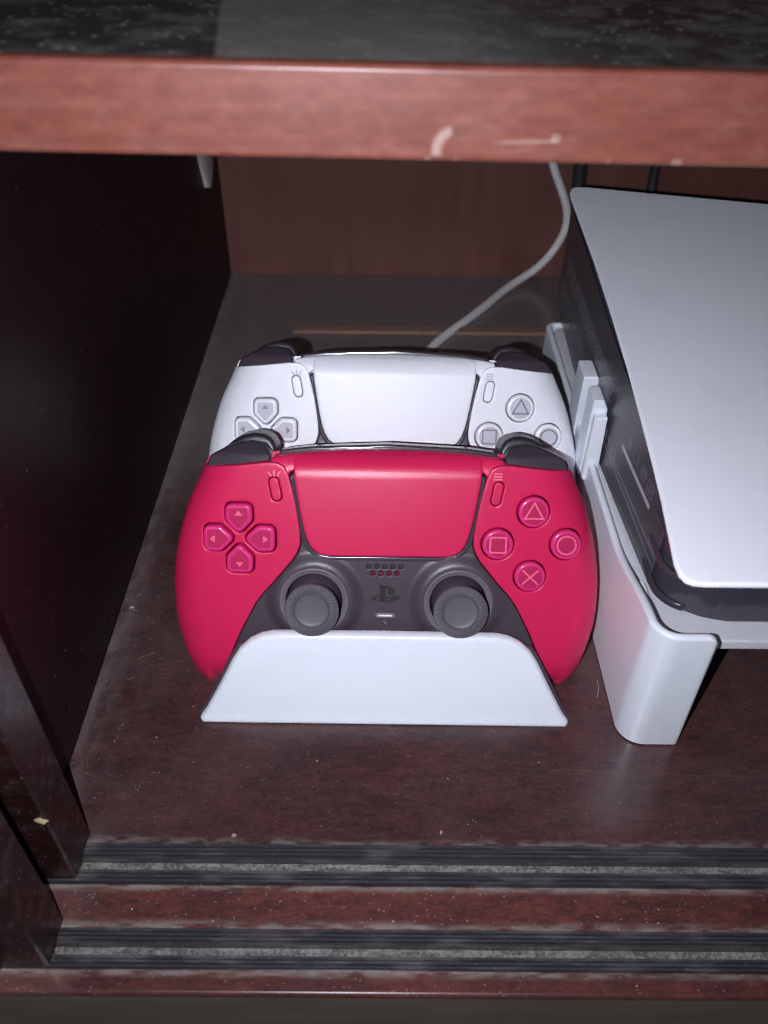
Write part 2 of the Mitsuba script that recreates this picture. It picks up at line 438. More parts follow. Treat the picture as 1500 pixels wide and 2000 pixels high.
lab(CAB + '__shelf__edge_strip', 'scuffed reddish wood front edge of the shelf')
# pale streak on the left panel near the back corner, shaped as a thin wedge
streak = trimesh.convex.convex_hull(np.array([(XL + dx, y, z) for dx, k in ((0.0003, 1.0), (0.0030, 0.75)) for y, z in ((0.5385 - 0.021 * k, 0.150), (0.5385 + 0.021 * k, 0.150), (0.5385 - 0.020 * k, 0.105), (0.5385 + 0.020 * k, 0.090), (0.531 - 0.003 * k, 0.083), (0.533 + 0.003 * k, 0.0805))]))
put(CAB + '__shelf_peg', streak, 'm_streak', 40)
lab(CAB + '__shelf_peg', 'pale grey tapered streak on the left panel near the back corner')

# ------------------------------------------------------------------ the two game controllers (local millimetres: x right, y up the face, z out of it)
OUTER = [(67.3, 5.4), (68.6, 3.6), (70.3, 2.8), (73.6, 4.6), (77, 8.6), (79.8, 14.5), (81.9, 21.5), (83.3, 28), (84.1, 35), (84.3, 42), (84, 49), (83.1, 56.3), (81.6, 64), (79.4, 71.8), (76.6, 79.8), (73.2, 87), (70.4, 93), (68.8, 96.5)]
WING = [(70.5, 93.2), (64, 93.9), (55, 94.8), (46, 95.9), (41.3, 95.9), (38.6, 94.6), (37.0, 91.7), (35.7, 86.5), (34.5, 80.9), (33.4, 74), (32.7, 68.4), (32.8, 64.8), (33.9, 61.6), (35.8, 58.5), (39, 54.7), (43.3, 49.4), (46.7, 45.8), (50.2, 40.9), (53.1, 35.4), (56.1, 29.5), (58.5, 24), (60.5, 19.2)]
PADH = [(0, 60.5), (22.0, 60.5), (25.6, 61.2), (28.2, 63.0), (30.0, 66.0), (31.3, 70.2), (32.5, 76), (33.7, 83), (34.6, 89), (35.0, 93), (35.0, 97.0), (33.5, 98.9), (28, 99.4), (16, 100.0), (0, 100.3)]
mirror = lambda pts: [(-x, y) for x, y in pts]
outer_pts = spline(OUTER, 90)
OUTLINE_R = LineString(outer_pts)
OUTLINE_L = LineString(outer_pts * [-1, 1])
wing_r = Polygon(list(map(tuple, outer_pts[:-4])) + WING + [(64, 11.5)]).buffer(-0.5).buffer(1.0, quad_segs=8).buffer(-0.5)
pad_poly = Polygon(PADH + mirror(PADH)[::-1]).buffer(0).buffer(-1.0, quad_segs=10).buffer(1.0, quad_segs=10)
STICK = (27.6, 42.7)
R_SIDE, D_SIDE = 14.0, 12.0

def droop(x, y):
    return 0.0011 * np.maximum(np.abs(x) - 34, 0) ** 2 + 0.0032 * np.maximum(38 - y, 0) ** 2

def round_side(x, y):
    pts = shapely.points(np.abs(x), y)
    d = shapely.distance(OUTLINE_R, pts)
    k = np.clip(1 - d / R_SIDE, 0, 1)
    return D_SIDE * (1 - np.sqrt(np.maximum(1 - k ** 2.2, 0)))

def wing_top(x, y):
    return -droop(x, y) * 0.75 - round_side(x, y)

def center_top(x, y):
    z = -1.1 - droop(x, y) * 1.0
    r = np.minimum(np.hypot(x - STICK[0], y - STICK[1]), np.hypot(x + STICK[0], y - STICK[1]))
    k = np.clip((19.5 - r) / 5.5, 0, 1)
    return z + 2.3 * k * k * (3 - 2 * k)

def pad_top(x, y):
    d = np.clip(1 - (100.35 - y) / 10.0, 0, 1)
    return 0.7 - 9.5 * (1 - np.sqrt(np.maximum(1 - d ** 2, 0)))

DPAD = (-55.6, 67.0)
def dpad_shape(grow=0.0):
    s = smooth_poly([(-4.9, 13.4), (4.9, 13.4), (5.1, 7.0), (0.0, 1.5), (-5.1, 7.0)], 2.3, 0.3)
    return s.buffer(grow, quad_segs=8)
DPAD_ANGLES = (0, 90, 180, 270)
BUTTONS = {'triangle': (54.8, 78.6), 'square': (41.8, 66.0), 'cross': (54.6, 53.4), 'circle': (67.8, 66.0)}
PILLS = ((-41.9, 86.0, 10.5), (40.9, 85.3, -10.5))
def pill(grow=0.0):
    return LineString([(0, -2.7), (0, 2.7)]).buffer(1.75 + grow, quad_segs=12)
def at(g, x, y, rot=0):
    return shapely.affinity.translate(shapely.affinity.rotate(g, rot, origin=(0, 0)), x, y)
import shapely.affinity

wing_left = shapely.affinity.scale(wing_r, -1, 1, origin=(0, 0))
for a in DPAD_ANGLES:
    wing_left = wing_left.difference(at(dpad_shape(0.55), *DPAD, rot=a))
wing_left = wing_left.difference(at(pill(0.28), *PILLS[0]))
wing_right = wing_r
for b in BUTTONS.values():
    wing_right = wing_right.difference(Point(b).buffer(6.35, quad_segs=20))
wing_right = wing_right.difference(at(pill(0.28), *PILLS[1]))

HOLES = [(-6.8 + i * 3.08, 56.05, 0) for i in range(5)] + [(-5.25 + i * 3.08, 53.4, 1) for i in range(4)]
center = Polygon([(36.4, 91.4), (36.0, 89), (34.6, 80.9), (33.2, 74), (32.5, 68.4), (32.6, 64.6), (33.7, 61.3), (35.6, 58.3), (38.8, 54.5), (43.1, 49.2), (46.5, 45.6), (50, 40.7), (52.9, 35.2), (55.9, 29.3), (58.3, 23.8), (60.3, 19), (63.6, 11), (66.0, 6.3),
                  (63, 7.5), (58, 14), (52, 21), (44, 25.5), (34, 27), (0, 27)] + mirror([(0, 27), (34, 27), (44, 25.5), (52, 21), (58, 14), (63, 7.5), (66.0, 6.3), (63.6, 11), (60.3, 19), (58.3, 23.8), (55.9, 29.3), (52.9, 35.2), (50, 40.7), (46.5, 45.6), (43.1, 49.2), (38.8, 54.5), (35.6, 58.3), (33.7, 61.3), (32.6, 64.6), (32.5, 68.4), (33.2, 74), (34.6, 80.9), (36.0, 89), (36.4, 91.4)][::1])[1:]).buffer(0)
center = center.difference(Point(STICK).buffer(12.6, quad_segs=24)).difference(Point(-STICK[0], STICK[1]).buffer(12.6, quad_segs=24))
for x, y, _ in HOLES:
    center = center.difference(Point(x, y).buffer(0.85, quad_segs=6))

body_outline = Polygon(list(map(tuple, outer_pts)) + [(60, 97), (40, 98.5), (0, 98.5), (-40, 98.5), (-60, 97)] + [(-x, y) for x, y in outer_pts[::-1]] + [(-58, 16), (-50, 22), (-42, 26), (-30, 28), (0, 28), (30, 28), (42, 26), (50, 22), (58, 16)]).buffer(0)
body_outline = max(getattr(body_outline, 'geoms', [body_outline]), key=lambda g: g.area)
def back_bottom(x, y):
    pts = shapely.points(x, y)
    d = shapely.distance(body_outline.exterior, pts)
    k = np.clip(1 - d / 17.0, 0, 1)
    grip = 9 * np.clip((np.abs(x) - 38) / 22, 0, 1)
    return -13.5 - (17 + grip) * np.sqrt(np.maximum(1 - k ** 2, 0)) - droop(x, y)

extra = (0.12, 0.5, 1.1, 2.0, 3.2, 4.8)
K = {}
def part(name, mesh, mat, smooth=35):
    """A part of the controller, kept as (name, ply dict, material slot) and placed twice below."""
    n, i = name, 0
    while n in K:
        i += 1
        n = f'{name}_{i:03d}'
    K[n] = (mikit.ply(mesh, None, smooth), mat)
    return n

part('left_shell', panel(wing_left, wing_top, lambda x, y: -13.0 - droop(x, y) * 0.75, 1.1, 0.45, extra), 'shell')
part('right_shell', panel(wing_right, wing_top, lambda x, y: -13.0 - droop(x, y) * 0.75, 1.1, 0.45, extra), 'shell')
part('back_shell', panel(body_outline.buffer(-0.1), lambda x, y: -13.1 - droop(x, y) * 0.75, back_bottom, 1.6, 0.0, (0.3, 1.2, 3.0, 6.0)), 'shell')
part('front_panel', panel(center, center_top, -9.0, 0.9, 0.5), 'black')
part('touchpad', panel(pad_poly, pad_top, -11.5, 0.9, 0.7), 'shell')
trim = pad_poly.buffer(2.0, quad_segs=10).difference(pad_poly.buffer(0.28, quad_segs=10)).intersection(sbox(-60, 55, 60, 90.8))
trim = trim.intersection(center.buffer(0.3))
part('touchpad_trim', panel(max(getattr(trim, 'geoms', [trim]), key=lambda g: g.area), -0.45, -3.0, 0.8, 0.5), 'gloss')
bridge = Polygon([(-41.5, 94), (-43.5, 95.4), (-43, 97.4), (-39, 98.2), (-30, 99.2), (0, 100.2), (30, 99.2), (39, 98.2), (43, 97.4), (43.5, 95.4), (41.5, 94), (37.6, 90.6), (36.2, 92.3), (34.0, 93.4), (-34.0, 93.4), (-36.2, 92.3), (-37.6, 90.6)])
top_strip = LineString([(-40, 97.9), (-30, 99.2), (0, 100.5), (30, 99.2), (40, 97.9)]).buffer(1.5, quad_segs=6)
part('top_strip', panel(top_strip, -9.2, -15.0, 0.9, 0.9), 'gloss')
part('top_rim', panel(bridge, lambda x, y: -1.3 - 8.0 * (1 - np.sqrt(np.maximum(1 - np.clip(1 - (101 - y) / 9.5, 0, 1) ** 2, 0))), -14.0, 1.1, 0.6), 'shell')

for a, nm in zip(DPAD_ANGLES, ('up', 'left', 'down', 'right')):
    z0 = -0.75 * float(droop(np.array([DPAD[0]]), np.array([DPAD[1]]))[0])
    g = at(dpad_shape(), *DPAD, rot=a)
    n = part('direction_button', panel(g, z0 + 1.9, z0 - 6, 0.6, 1.15), 'rim')
    gi = at(dpad_shape(-1.55), *DPAD, rot=a)
    part(n + '__face', panel(gi, z0 + 1.97, z0 + 1.5, 0.7, 0.06), 'button')
    tri = at(Polygon([(-1.55, 9.0), (1.55, 9.0), (0, 11.0)]), *DPAD, rot=a)
    part(n + '__arrow', panel(tri, z0 + 2.02, z0 + 1.7, 0.5, 0.0), 'mark', False)

def stroke(g, w):
    return g.buffer(w / 2, quad_segs=12, join_style='mitre')
SYMBOL = {
    'triangle': stroke(Polygon([(-3.45, -2.3), (3.45, -2.3), (0, 3.7)]).exterior, 0.72),
    'square': stroke(sbox(-2.95, -2.95, 2.95, 2.95).exterior, 0.72),
    'circle': stroke(Point(0, 0).buffer(3.5, quad_segs=24).exterior, 0.75),
    'cross': stroke(LineString([(-2.9, -2.7), (2.9, 2.7)]), 0.7).union(stroke(LineString([(-2.9, 2.7), (2.9, -2.7)]), 0.7))}
for nm, (bx, by) in BUTTONS.items():
    z0 = -0.75 * float(droop(np.array([bx]), np.array([by]))[0]) - float(round_side(np.array([bx]), np.array([by]))[0]) * 0.6
    tilt = -math.degrees(math.atan(2 * 0.0011 * 0.75 * max(bx - 34, 0)))
    prof = [(0.001, -6), (5.85, -6), (5.85, 0.3)] + arc(4.75, 0.3, 1.1, 0, 90, 8)[1:] + [(4.4, 1.43), (3.0, 1.50), (0.001, 1.53)]
    M = trimesh.transformations.translation_matrix([bx, by, z0 + 0.1])
    me = lathe(prof, 64); me.apply_transform(M)
    n = part('face_button', me, 'button_rim')
    labels_part = n
    me = lathe([(0.001, 1.45), (4.55, 1.38), (4.5, 1.5), (3.0, 1.57), (0.001, 1.60)], 64); me.apply_transform(M)
    part(n + '__face', me, 'button')
    me = panel(SYMBOL[nm], 1.66, 1.45, 0.5, 0.0); me.apply_transform(M)
    part(n + '__symbol', me, 'mark', False)
    K[n] = K[n] + (f'round button with a {nm} outline' if nm != 'cross' else 'round button with a cross mark',)

for (x, y, r) in PILLS:
    z0 = -0.75 * float(droop(np.array([x]), np.array([y]))[0])
    n = part('menu_button', panel(at(pill(), x, y, r), z0 + 0.05, z0 - 4, 0.5, 0.35), 'shell')
    if x < 0:
        rays = [((0, 4.9), (0, 6.9)), ((-1.1, 4.9), (-2.2, 6.5)), ((1.1, 4.9), (2.2, 6.5))]
    else:
        rays = [((-1.45, 5.4), (1.45, 5.4)), ((-1.45, 6.45), (1.45, 6.45)), ((-1.45, 7.5), (1.45, 7.5))]
    for a, b in rays:
        part(n + '__mark', panel(at(stroke(LineString([a, b]), 0.46), x, y, 0 if x > 0 else 3), z0 + 0.07, z0 - 0.3, 0.4, 0.0), 'print', False)

for x, y, red in HOLES:
    part('speaker_hole', lathe([(0.001, -2.6), (0.8, -2.5), (0.84, -1.9), (0.7, -1.6), (0.5, -1.95), (0.001, -2.3)], 16).apply_translation([x, y, 0.35 if red else 0.1]), 'dot' if red else 'gloss')

LOGO = [[(-2.4, 42.5), (-2.4, 49.7), (-0.2, 49.2), (2.2, 48.3), (3.1, 47.3), (3.2, 45.7), (2.6, 45.0), (1.3, 45.0), (0.6, 45.4), (0.6, 47.6), (0.2, 47.9), (-0.3, 47.7), (-0.3, 41.8)],
        [(-2.8, 45.2), (-5.5, 44.3), (-6.3, 43.6), (-5.6, 42.9), (-4, 42.5), (-2.8, 42.6), (-2.8, 43.2), (-4, 43.2), (-4.3, 43.5), (-2.8, 44.1)],
        [(0.1, 43.1), (2.6, 44.0), (2.9, 43.6), (1.9, 43.2), (0.1, 42.6), (0.1, 41.7), (2.5, 42.4), (4.8, 43.2), (5.3, 44), (4.6, 44.6), (3, 44.9), (1.4, 44.7), (0.1, 44.2)]]
part('emblem', trimesh.util.concatenate([panel(Polygon(g).buffer(0), -0.72, -1.6, 0.6, 0.15) for g in LOGO]), 'trigger')
mute = LineString([(-3.1, 36.55), (2.7, 36.55)]).buffer(0.95, quad_segs=10)
n = part('mute_button', panel(mute, -0.55, -3, 0.5, 0.3), 'mute')
part(n + '__light_bar', panel(LineString([(-2.6, 36.6), (2.2, 36.6)]).buffer(0.33, quad_segs=6), -0.48, -0.9, 0.4, 0.1), 'bar')
part(n + '__mark', panel(stroke(LineString([(-1.1, 34.3), (0.0, 33.1)]), 0.3).union(stroke(LineString([(-0.2, 34.5), (-0.2, 33.2), (0.3, 33.0)]), 0.35)), -0.98, -1.5, 0.3, 0.0), 'ink', False)
part('front_seam', panel(sbox(-13, 30.75, 13, 31.0), -0.92, -1.6, 0.8, 0.0), 'gloss', False)

def knurl(A, r):
    k = np.clip((r - 6.7) / 0.3, 0, 1) * np.clip((9.75 - r) / 0.3, 0, 1)
    return 0.30 * k * np.sin(A * 38 + (r - 6.7) * 2.6)
for s in (-1, 1):
    mv = [s * STICK[0], STICK[1], 0]
    n = part('thumbstick', lathe([(0.001, -9)] + [(10.8 * math.sin(t), -8.0 + 10.8 * math.cos(t)) for t in np.linspace(1.7, 0.36, 16)] + [(3.9, 3.2), (3.9, 8.6), (0.001, 8.8)], 80).apply_translation(mv), 'gloss')
    cap = [(0.001, 8.3), (4.0, 8.3), (8.4, 8.7)] + arc(8.7, 9.9, 1.35, -80, 0, 6) + [(10.1, 10.9)] + arc(9.2, 11.6, 0.95, 0, 80, 6)
    cap += [(r, 12.55 + 0.25 * math.sin((9.3 - r) / 2.6 * math.pi)) for r in np.linspace(9.2, 6.75, 26)] + [(6.6, 12.2), (6.4, 11.75), (6.1, 11.45), (5.0, 11.2), (2.5, 11.0), (0.001, 10.95)]
    part(n + '__cap', lathe(cap, 360, knurl).apply_translation(mv), 'rubber', 50)
    part(n + '__ring', lathe([(10.9, -6), (13.1, -6), (13.2, 0.6)] + arc(12.75, 1.35, 0.5, -20, 100, 6) + [(10.95, 0.85), (10.9, 0.35), (10.9, -6)], 96).apply_translation(mv), 'ring')

sh = Polygon([(44.6, 90), (44.3, 98.5), (46.6, 101.5), (52, 102.4), (57, 101.8), (61.5, 100.2), (67, 97.2), (68.4, 94), (67.5, 90)]).buffer(-0.8).buffer(0.8, quad_segs=8)
tr = Polygon([(43.2, 88), (43.2, 100), (45.0, 102.9), (47.8, 104.4), (51.5, 104.8), (56, 103.8), (60, 101.6), (63.5, 98.8), (66, 95), (66, 88)]).buffer(-1.5).buffer(1.5, quad_segs=8)
for s in (-1, 1):
    g = shapely.affinity.scale(sh, s, 1, origin=(0, 0))
    part('shoulder_button', panel(g, lambda x, y: -4.4 - 0.30 * np.maximum(y - 93, 0) - 0.85 * np.maximum(y - 98.2, 0) - 0.006 * (np.abs(x) - 52) ** 2, -13.2, 0.8, 0.9), 'gloss')
    g = shapely.affinity.scale(tr, s, 1, origin=(0, 0))
    part('trigger', panel(g, lambda x, y: -13.6 - 0.15 * np.maximum(y - 93, 0), -33, 1.0, 1.6, under=5.0), 'trigger')

SLOTS = {'red': dict(shell='m_red', black='m_black', gloss='m_gloss', rim='m_red_rim', button='m_red_button', button_rim='m_red_rim', mark='m_red_mark', print='m_red_print', dot='m_red_dot', ring='m_ring', trigger='m_trigger', mute='m_ink', bar='m_light_bar', ink='m_ink', rubber='m_rubber'),
         'white': dict(shell='m_white', black='m_black', gloss='m_gloss', rim='m_white_rim', button='m_white_button', button_rim='m_white_rim', mark='m_white_mark', print='m_white_print', dot='m_white_button', ring='m_ring', trigger='m_trigger', mute='m_ink', bar='m_light_bar', ink='m_ink', rubber='m_rubber')}
LEAN = math.radians(28)
FX, FU, FN = np.array([1, 0, 0.0]), np.array([0, math.sin(LEAN), math.cos(LEAN)]), np.array([0, -math.cos(LEAN), math.sin(LEAN)])
def face_frame(x, y0, up=0.0, turn=0.0):
    o = np.array([x, y0, 0]) + FU * up
    c, s = math.cos(math.radians(turn)), math.sin(math.radians(turn))
    a, b = c * FX + s * FU, -s * FX + c * FU
    m = np.eye(4)
    m[:3, 0], m[:3, 1], m[:3, 2], m[:3, 3] = a * 1e-3, b * 1e-3, FN * 1e-3, o
    return T(m)
def controller(key, colour, frame):
    for n, v in K.items():
        d = dict(v[0])
        d['bsdf'] = {'type': 'ref', 'id': SLOTS[colour][v[1]]}
        d['to_world'] = frame
        scene[f'{key}__{n}'] = d
        if len(v) > 2:
            lab(f'{key}__{n}', v[2])
    return key
c1 = controller('game_controller', 'red', face_frame(0.0016, 0.195, 0.0, -0.3))
lab(c1, 'magenta red and black game controller in front, held by the white dock plate', 'game controller', 'game controllers on the charging dock')
c2 = controller('game_controller_001', 'white', face_frame(0.0038, 0.260, 0.0029, -0.7))
lab(c2, 'white and black game controller standing behind the red one', 'game controller', 'game controllers on the charging dock')

# ------------------------------------------------------------------ the charging dock
PLATE = [(0, -0.6), (70.3, -0.6), (71.4, 1.4), (69.0, 4.6), (63.4, 15), (58.4, 25.0), (55.4, 29.7), (51.4, 33.5), (47, 35.7), (42.3, 36.7), (0, 36.9)]
plate = Polygon(PLATE + mirror(PLATE)[::-1]).buffer(0).buffer(-0.8, quad_segs=8).buffer(0.8, quad_segs=8)
def plate_top(x, y):
    k = np.clip((5.0 - y) / 5.0, 0, 1)
    return 0.9 * k * k
f1, f2 = face_frame(0.0016, 0.1845, 0.0009, -0.35), face_frame(0.0030, 0.2495, 0.0009, -0.4)
pm = panel(plate, plate_top, -3.6, 1.2, 2.3, (1.1, 3.2))
DK = 'charging_dock'
lab(DK, 'white tandem charging dock with a slanted front plate holding both controllers', 'charging dock')
put(DK + '__front_plate', pm, 'm_dock', 35, f1)
lab(DK + '__front_plate', 'smooth white slanted front plate with rounded top corners')
put(DK + '__rear_plate', pm, 'm_dock', 35, f2)
inner = plate.buffer(1.3, quad_segs=6).intersection(sbox(-80, 0.5, 80, 31))
im = panel(inner, -3.7, -6.2, 1.6, 0.6)
put(DK + '__backing', im, 'm_black', 35, f1)
put(DK + '__backing', im, 'm_black', 35, f2)
put(DK + '__base', bevel_box(-0.064, 0.067, 0.193, 0.318, 0.0006, 0.0085, 0.0025), 'm_black', 30)
lab(DK + '__base', 'low black base under both controllers')
put(DK + '__cradle', bevel_box(-0.040, 0.043, 0.222, 0.246, 0.0087, 0.026, 0.004), 'm_black', 30)
put(DK + '__cradle', bevel_box(-0.038, 0.045, 0.288, 0.312, 0.0087, 0.026, 0.004), 'm_black', 30)

# ------------------------------------------------------------------ the grey console stand
ST = 'console_stand'
lab(ST, 'pale grey plastic stand with a tall corner bracket under the console', 'console stand')
def rot_x(y):
    return 0.034 * max(y - 0.20, 0)
outer = [(0.1122, 0.1768), (0.1000, 0.1768)] + [(0.1000 + 0.0095 * math.cos(a), 0.1863 + 0.0095 * math.sin(a)) for a in np.radians(np.linspace(265, 185, 10))] + [(0.0905, 0.20), (0.0904, 0.25), (0.0902, 0.30), (0.0898, 0.405)]
outer += [(0.0958 + 0.006 * math.cos(a), 0.4085 + 0.006 * math.sin(a)) for a in np.radians(np.linspace(175, 95, 8))] + [(0.104, 0.4148)]
cen_line = LineString(outer)
wall_poly = cen_line.buffer(-0.0032, single_sided=True)
if not wall_poly.contains(Point(0.1, 0.1790)):
    wall_poly = cen_line.buffer(0.0032, single_sided=True)
wall_poly = max(getattr(wall_poly, 'geoms', [wall_poly]), key=lambda g: g.area).buffer(-0.0004).buffer(0.0004, quad_segs=6)
mm = lambda g: shapely.affinity.scale(g, 1000, 1000, origin=(0, 0))
def in_m(mesh):
    m = mesh.copy(); m.vertices = m.vertices * 1e-3
    return m
def wall_height(x, y):
    k = np.clip((y - 181) / 55, 0, 1)
    e = np.clip((x - 108.4) / 4.0, 0, 1) * (y < 185)
    return 62.0 - 10.5 * k * k * (3 - 2 * k) - 4.0 * (1 - np.sqrt(np.maximum(1 - e * e, 0)))
put(ST + '__corner_bracket', in_m(panel(mm(wall_poly), wall_height, 0.3, 1.2, 1.3, under=0.8)), 'm_stand', 40)
lab(ST + '__corner_bracket', 'pale grey wall with a rounded front corner')
ledge = Polygon([(0.0955, 0.215), (0.150, 0.215), (0.150, 0.30), (0.102, 0.40), (0.0985, 0.40), (0.0955, 0.26)])
put(ST + '__ledge', in_m(panel(mm(ledge.buffer(-0.0008)), 41.0, 36.0, 3.0, 0.6)), 'm_stand', 40)
put(ST + '__foot', bevel_box(0.0975, 0.300, 0.30, 0.330, 0.0005, 0.036, 0.002), 'm_stand', 30)
def post(prof, y0, y1, r=0.0006):
    g = Polygon(prof).buffer(-r).buffer(r, quad_segs=4)
    m = in_m(panel(mm(g), (y1 - y0) * 1000, 0.0, 0.9, 0.7, under=0.7))
    v = m.vertices.copy()
    m.vertices = np.column_stack([v[:, 0], y1 - v[:, 2], v[:, 1]])
    return m
put(ST + '__post', post([(0.0890, 0.036), (0.0895, 0.0768), (0.0958, 0.0768), (0.0992, 0.0708), (0.0992, 0.060), (0.0952, 0.036)], 0.3150, 0.330), 'm_stand', 40)
lab(ST + '__post', 'rear upright prong beside the console')
k = put(ST + '__post', post([(0.0876, 0.042), (0.0882, 0.0815), (0.0925, 0.0815), (0.0948, 0.0768), (0.0952, 0.042)], 0.2890, 0.3005), 'm_stand', 40)
lab(k, 'front upright prong beside the console')
put(k + '__step', post([(0.0884, 0.042), (0.0888, 0.0752), (0.0944, 0.0756), (0.0952, 0.042)], 0.2850, 0.2888), 'm_stand', 40)
clip = trimesh.convex.convex_hull(np.array([(0.0949, 0.2152, 0.0475), (0.0983, 0.2152, 0.0475), (0.0990, 0.1958, 0.0475), (0.0979, 0.1958, 0.0475)] + [(0.0951, 0.2149, 0.0500), (0.0981, 0.2149, 0.0500), (0.0988, 0.1962, 0.0500), (0.0980, 0.1962, 0.0500)]))
put(ST + '__clip', clip, 'm_stand')

# ------------------------------------------------------------------ the game console
GC = 'game_console'
lab(GC, 'large game console lying flat with pale panels above and below a black body', 'game console')
top_poly = Polygon([(0.300, 0.1704), (0.1027, 0.1702), (0.0966, 0.1702), (0.0932, 0.1706), (0.0910, 0.1718), (0.0897, 0.1743), (0.0894, 0.1790), (0.0904, 0.1888), (0.0922, 0.2078), (0.0936, 0.2281), (0.0950, 0.2527), (0.0967, 0.2836), (0.0981, 0.3274), (0.0990, 0.369), (0.0991, 0.4118), (0.0991, 0.4385), (0.0996, 0.4458), (0.1010, 0.4500), (0.1034, 0.4519), (0.1098, 0.4517), (0.1408, 0.4450), (0.2017, 0.4327), (0.300, 0.4130)])
TILT = 0.062                                    # the console leans forward on its stand
def top_z(x, y):
    return 95.0 + TILT * (y - 171.0)
put(GC + '__top_panel', in_m(panel(mm(top_poly), top_z, lambda x, y: top_z(x, y) - 2.3, 3.0, 0.9, under=0.9, he=0.8)), 'm_plate', 35)
lab(GC + '__top_panel', 'smooth pale top panel with rounded corners')
bot_poly = Polygon([(0.300, 0.1895), (0.115, 0.1895), (0.107, 0.1905), (0.1010, 0.195), (0.0975, 0.202), (0.0955, 0.215), (0.0942, 0.25), (0.0938, 0.31), (0.0936, 0.40), (0.0945, 0.4085), (0.104, 0.411), (0.300, 0.410)])
put(GC + '__bottom_panel', in_m(panel(mm(bot_poly), lambda x, y: 46.0 + 0.02 * (y - 190), lambda x, y: 41.2 + 0.02 * (y - 190), 3.0, 1.0, under=1.0)), 'm_plate_inner', 35)
lab(GC + '__bottom_panel', 'pale grey bottom panel with a grainy inner face')
body_poly = Polygon([(0.300, 0.1985), (0.125, 0.1985), (0.1165, 0.2005), (0.1085, 0.2048), (0.1040, 0.2085), (0.1018, 0.2115), (0.0985, 0.259), (0.0970, 0.285), (0.0975, 0.33), (0.0996, 0.41), (0.1004, 0.437), (0.300, 0.402)])
put(GC + '__body', in_m(panel(mm(body_poly), lambda x, y: top_z(x, y) - 2.6, lambda x, y: 46.3 + 0.02 * (y - 190), 3.0, 0.5)), 'm_console', 40)
lab(GC + '__body', 'glossy black centre body')
# matt side cover with fine print
sc = [(0.0981, 0.259), (0.0966, 0.285), (0.0971, 0.33), (0.0992, 0.41), (0.1000, 0.436)]
side = LineString([(0.1010, 0.2160)] + sc).buffer(0.0007, single_sided=True)
side = max(getattr(side, 'geoms', [side]), key=lambda g: g.area)
put(GC + '__side_cover', in_m(panel(mm(side), lambda x, y: top_z(x, y) - 3.4, lambda x, y: 47.5 + 0.02 * (y - 190), 1.6, 0.1)), 'm_console_side', 40)
lab(GC + '__side_cover', 'dark side cover carrying rows of tiny print')

def side_x(y):
    return float(np.interp(y, [0.2160, 0.259, 0.285, 0.33, 0.41, 0.436], [0.1010, 0.0981, 0.0966, 0.0971, 0.0992, 0.1000]))
def on_side(g, h=0.00035, mat='m_ink', name='icon'):
    """A flat print (drawn in y, z metres) laid on the console's left side."""
    m = in_m(panel(mm(g), h * 1000, 0, 0.7, 0.0))
    v = m.vertices.copy()
    sx = np.array([side_x(y) for y in v[:, 0]])
    m.vertices = np.column_stack([sx - 0.00042 - v[:, 2], v[:, 0], v[:, 1]])
    m.invert()
    return put(f'{GC}__side_cover__{name}', m, mat)
on_side(LineString([(0.2681, 0.0738), (0.2313, 0.0722)]).buffer(0.0010, cap_style='flat'), mat='m_sticker', name='sticker')
for yy, zz, kind in ((0.261, 0.0797, 0), (0.2524, 0.0795, 1), (0.2431, 0.0790, 2), (0.2344, 0.0782, 3)):
    if kind == 1:
        g = stroke(Point(yy, zz).buffer(0.0028).exterior, 0.0003)
    elif kind == 2:
        g = stroke(Point(yy, zz).buffer(0.0028).exterior, 0.0003).union(stroke(Point(yy, zz).buffer(0.0015).exterior, 0.0003))
    elif kind == 3:
        g = stroke(sbox(yy - 0.003, zz - 0.003, yy + 0.003, zz + 0.003).exterior, 0.0003).union(stroke(sbox(yy - 0.0013, zz - 0.0013, yy + 0.0013, zz + 0.0013).exterior, 0.0003))
    else:
        g = stroke(LineString([(yy - 0.002, zz - 0.002), (yy + 0.002, zz + 0.002)]), 0.0003).union(stroke(LineString([(yy - 0.002, zz + 0.002), (yy + 0.002, zz - 0.002)]), 0.0003)).union(stroke(sbox(yy - 0.0014, zz - 0.0005, yy + 0.0014, zz + 0.0024).exterior, 0.0003))
    on_side(g)
slot = on_side(sbox(0.268, 0.0625, 0.292, 0.0685), 0.0002, 'm_console', 'slot')
for yy in (0.272, 0.277, 0.282, 0.287):
    on_side(LineString([(yy, 0.0635), (yy + 0.0012, 0.0675)]).buffer(0.00018), 0.0005, 'm_ink', 'tick')
for a, b in (((0.2168, 0.0560), (0.292, 0.0615)), ((0.2168, 0.0605), (0.275, 0.0628))):
    on_side(LineString([a, b]).buffer(0.00022), 0.0004, 'm_ink', 'seam')
# curved cooling lips round the front left corner
for i, z in enumerate((0.0535, 0.0660, 0.0785)):
    cl = LineString([(0.1000, 0.224)] + [(0.1135 + 0.0135 * math.cos(a), 0.2125 + 0.0135 * math.sin(a)) for a in np.radians(np.linspace(180, 245, 14))])
    g = cl.buffer(0.0010, quad_segs=8)
    put(f'{GC}__cooling_lip', in_m(panel(mm(g), z * 1000, z * 1000 - 3.2, 0.7, 1.0, under=1.0)), 'm_gloss', 40)
# front socket between the panels
n = put(f'{GC}__front_socket', in_m(panel(mm(sbox(0.146, 0.1972, 0.158, 0.1984)), 66.0, 61.5, 0.8, 0.2)), 'm_gloss', 40)

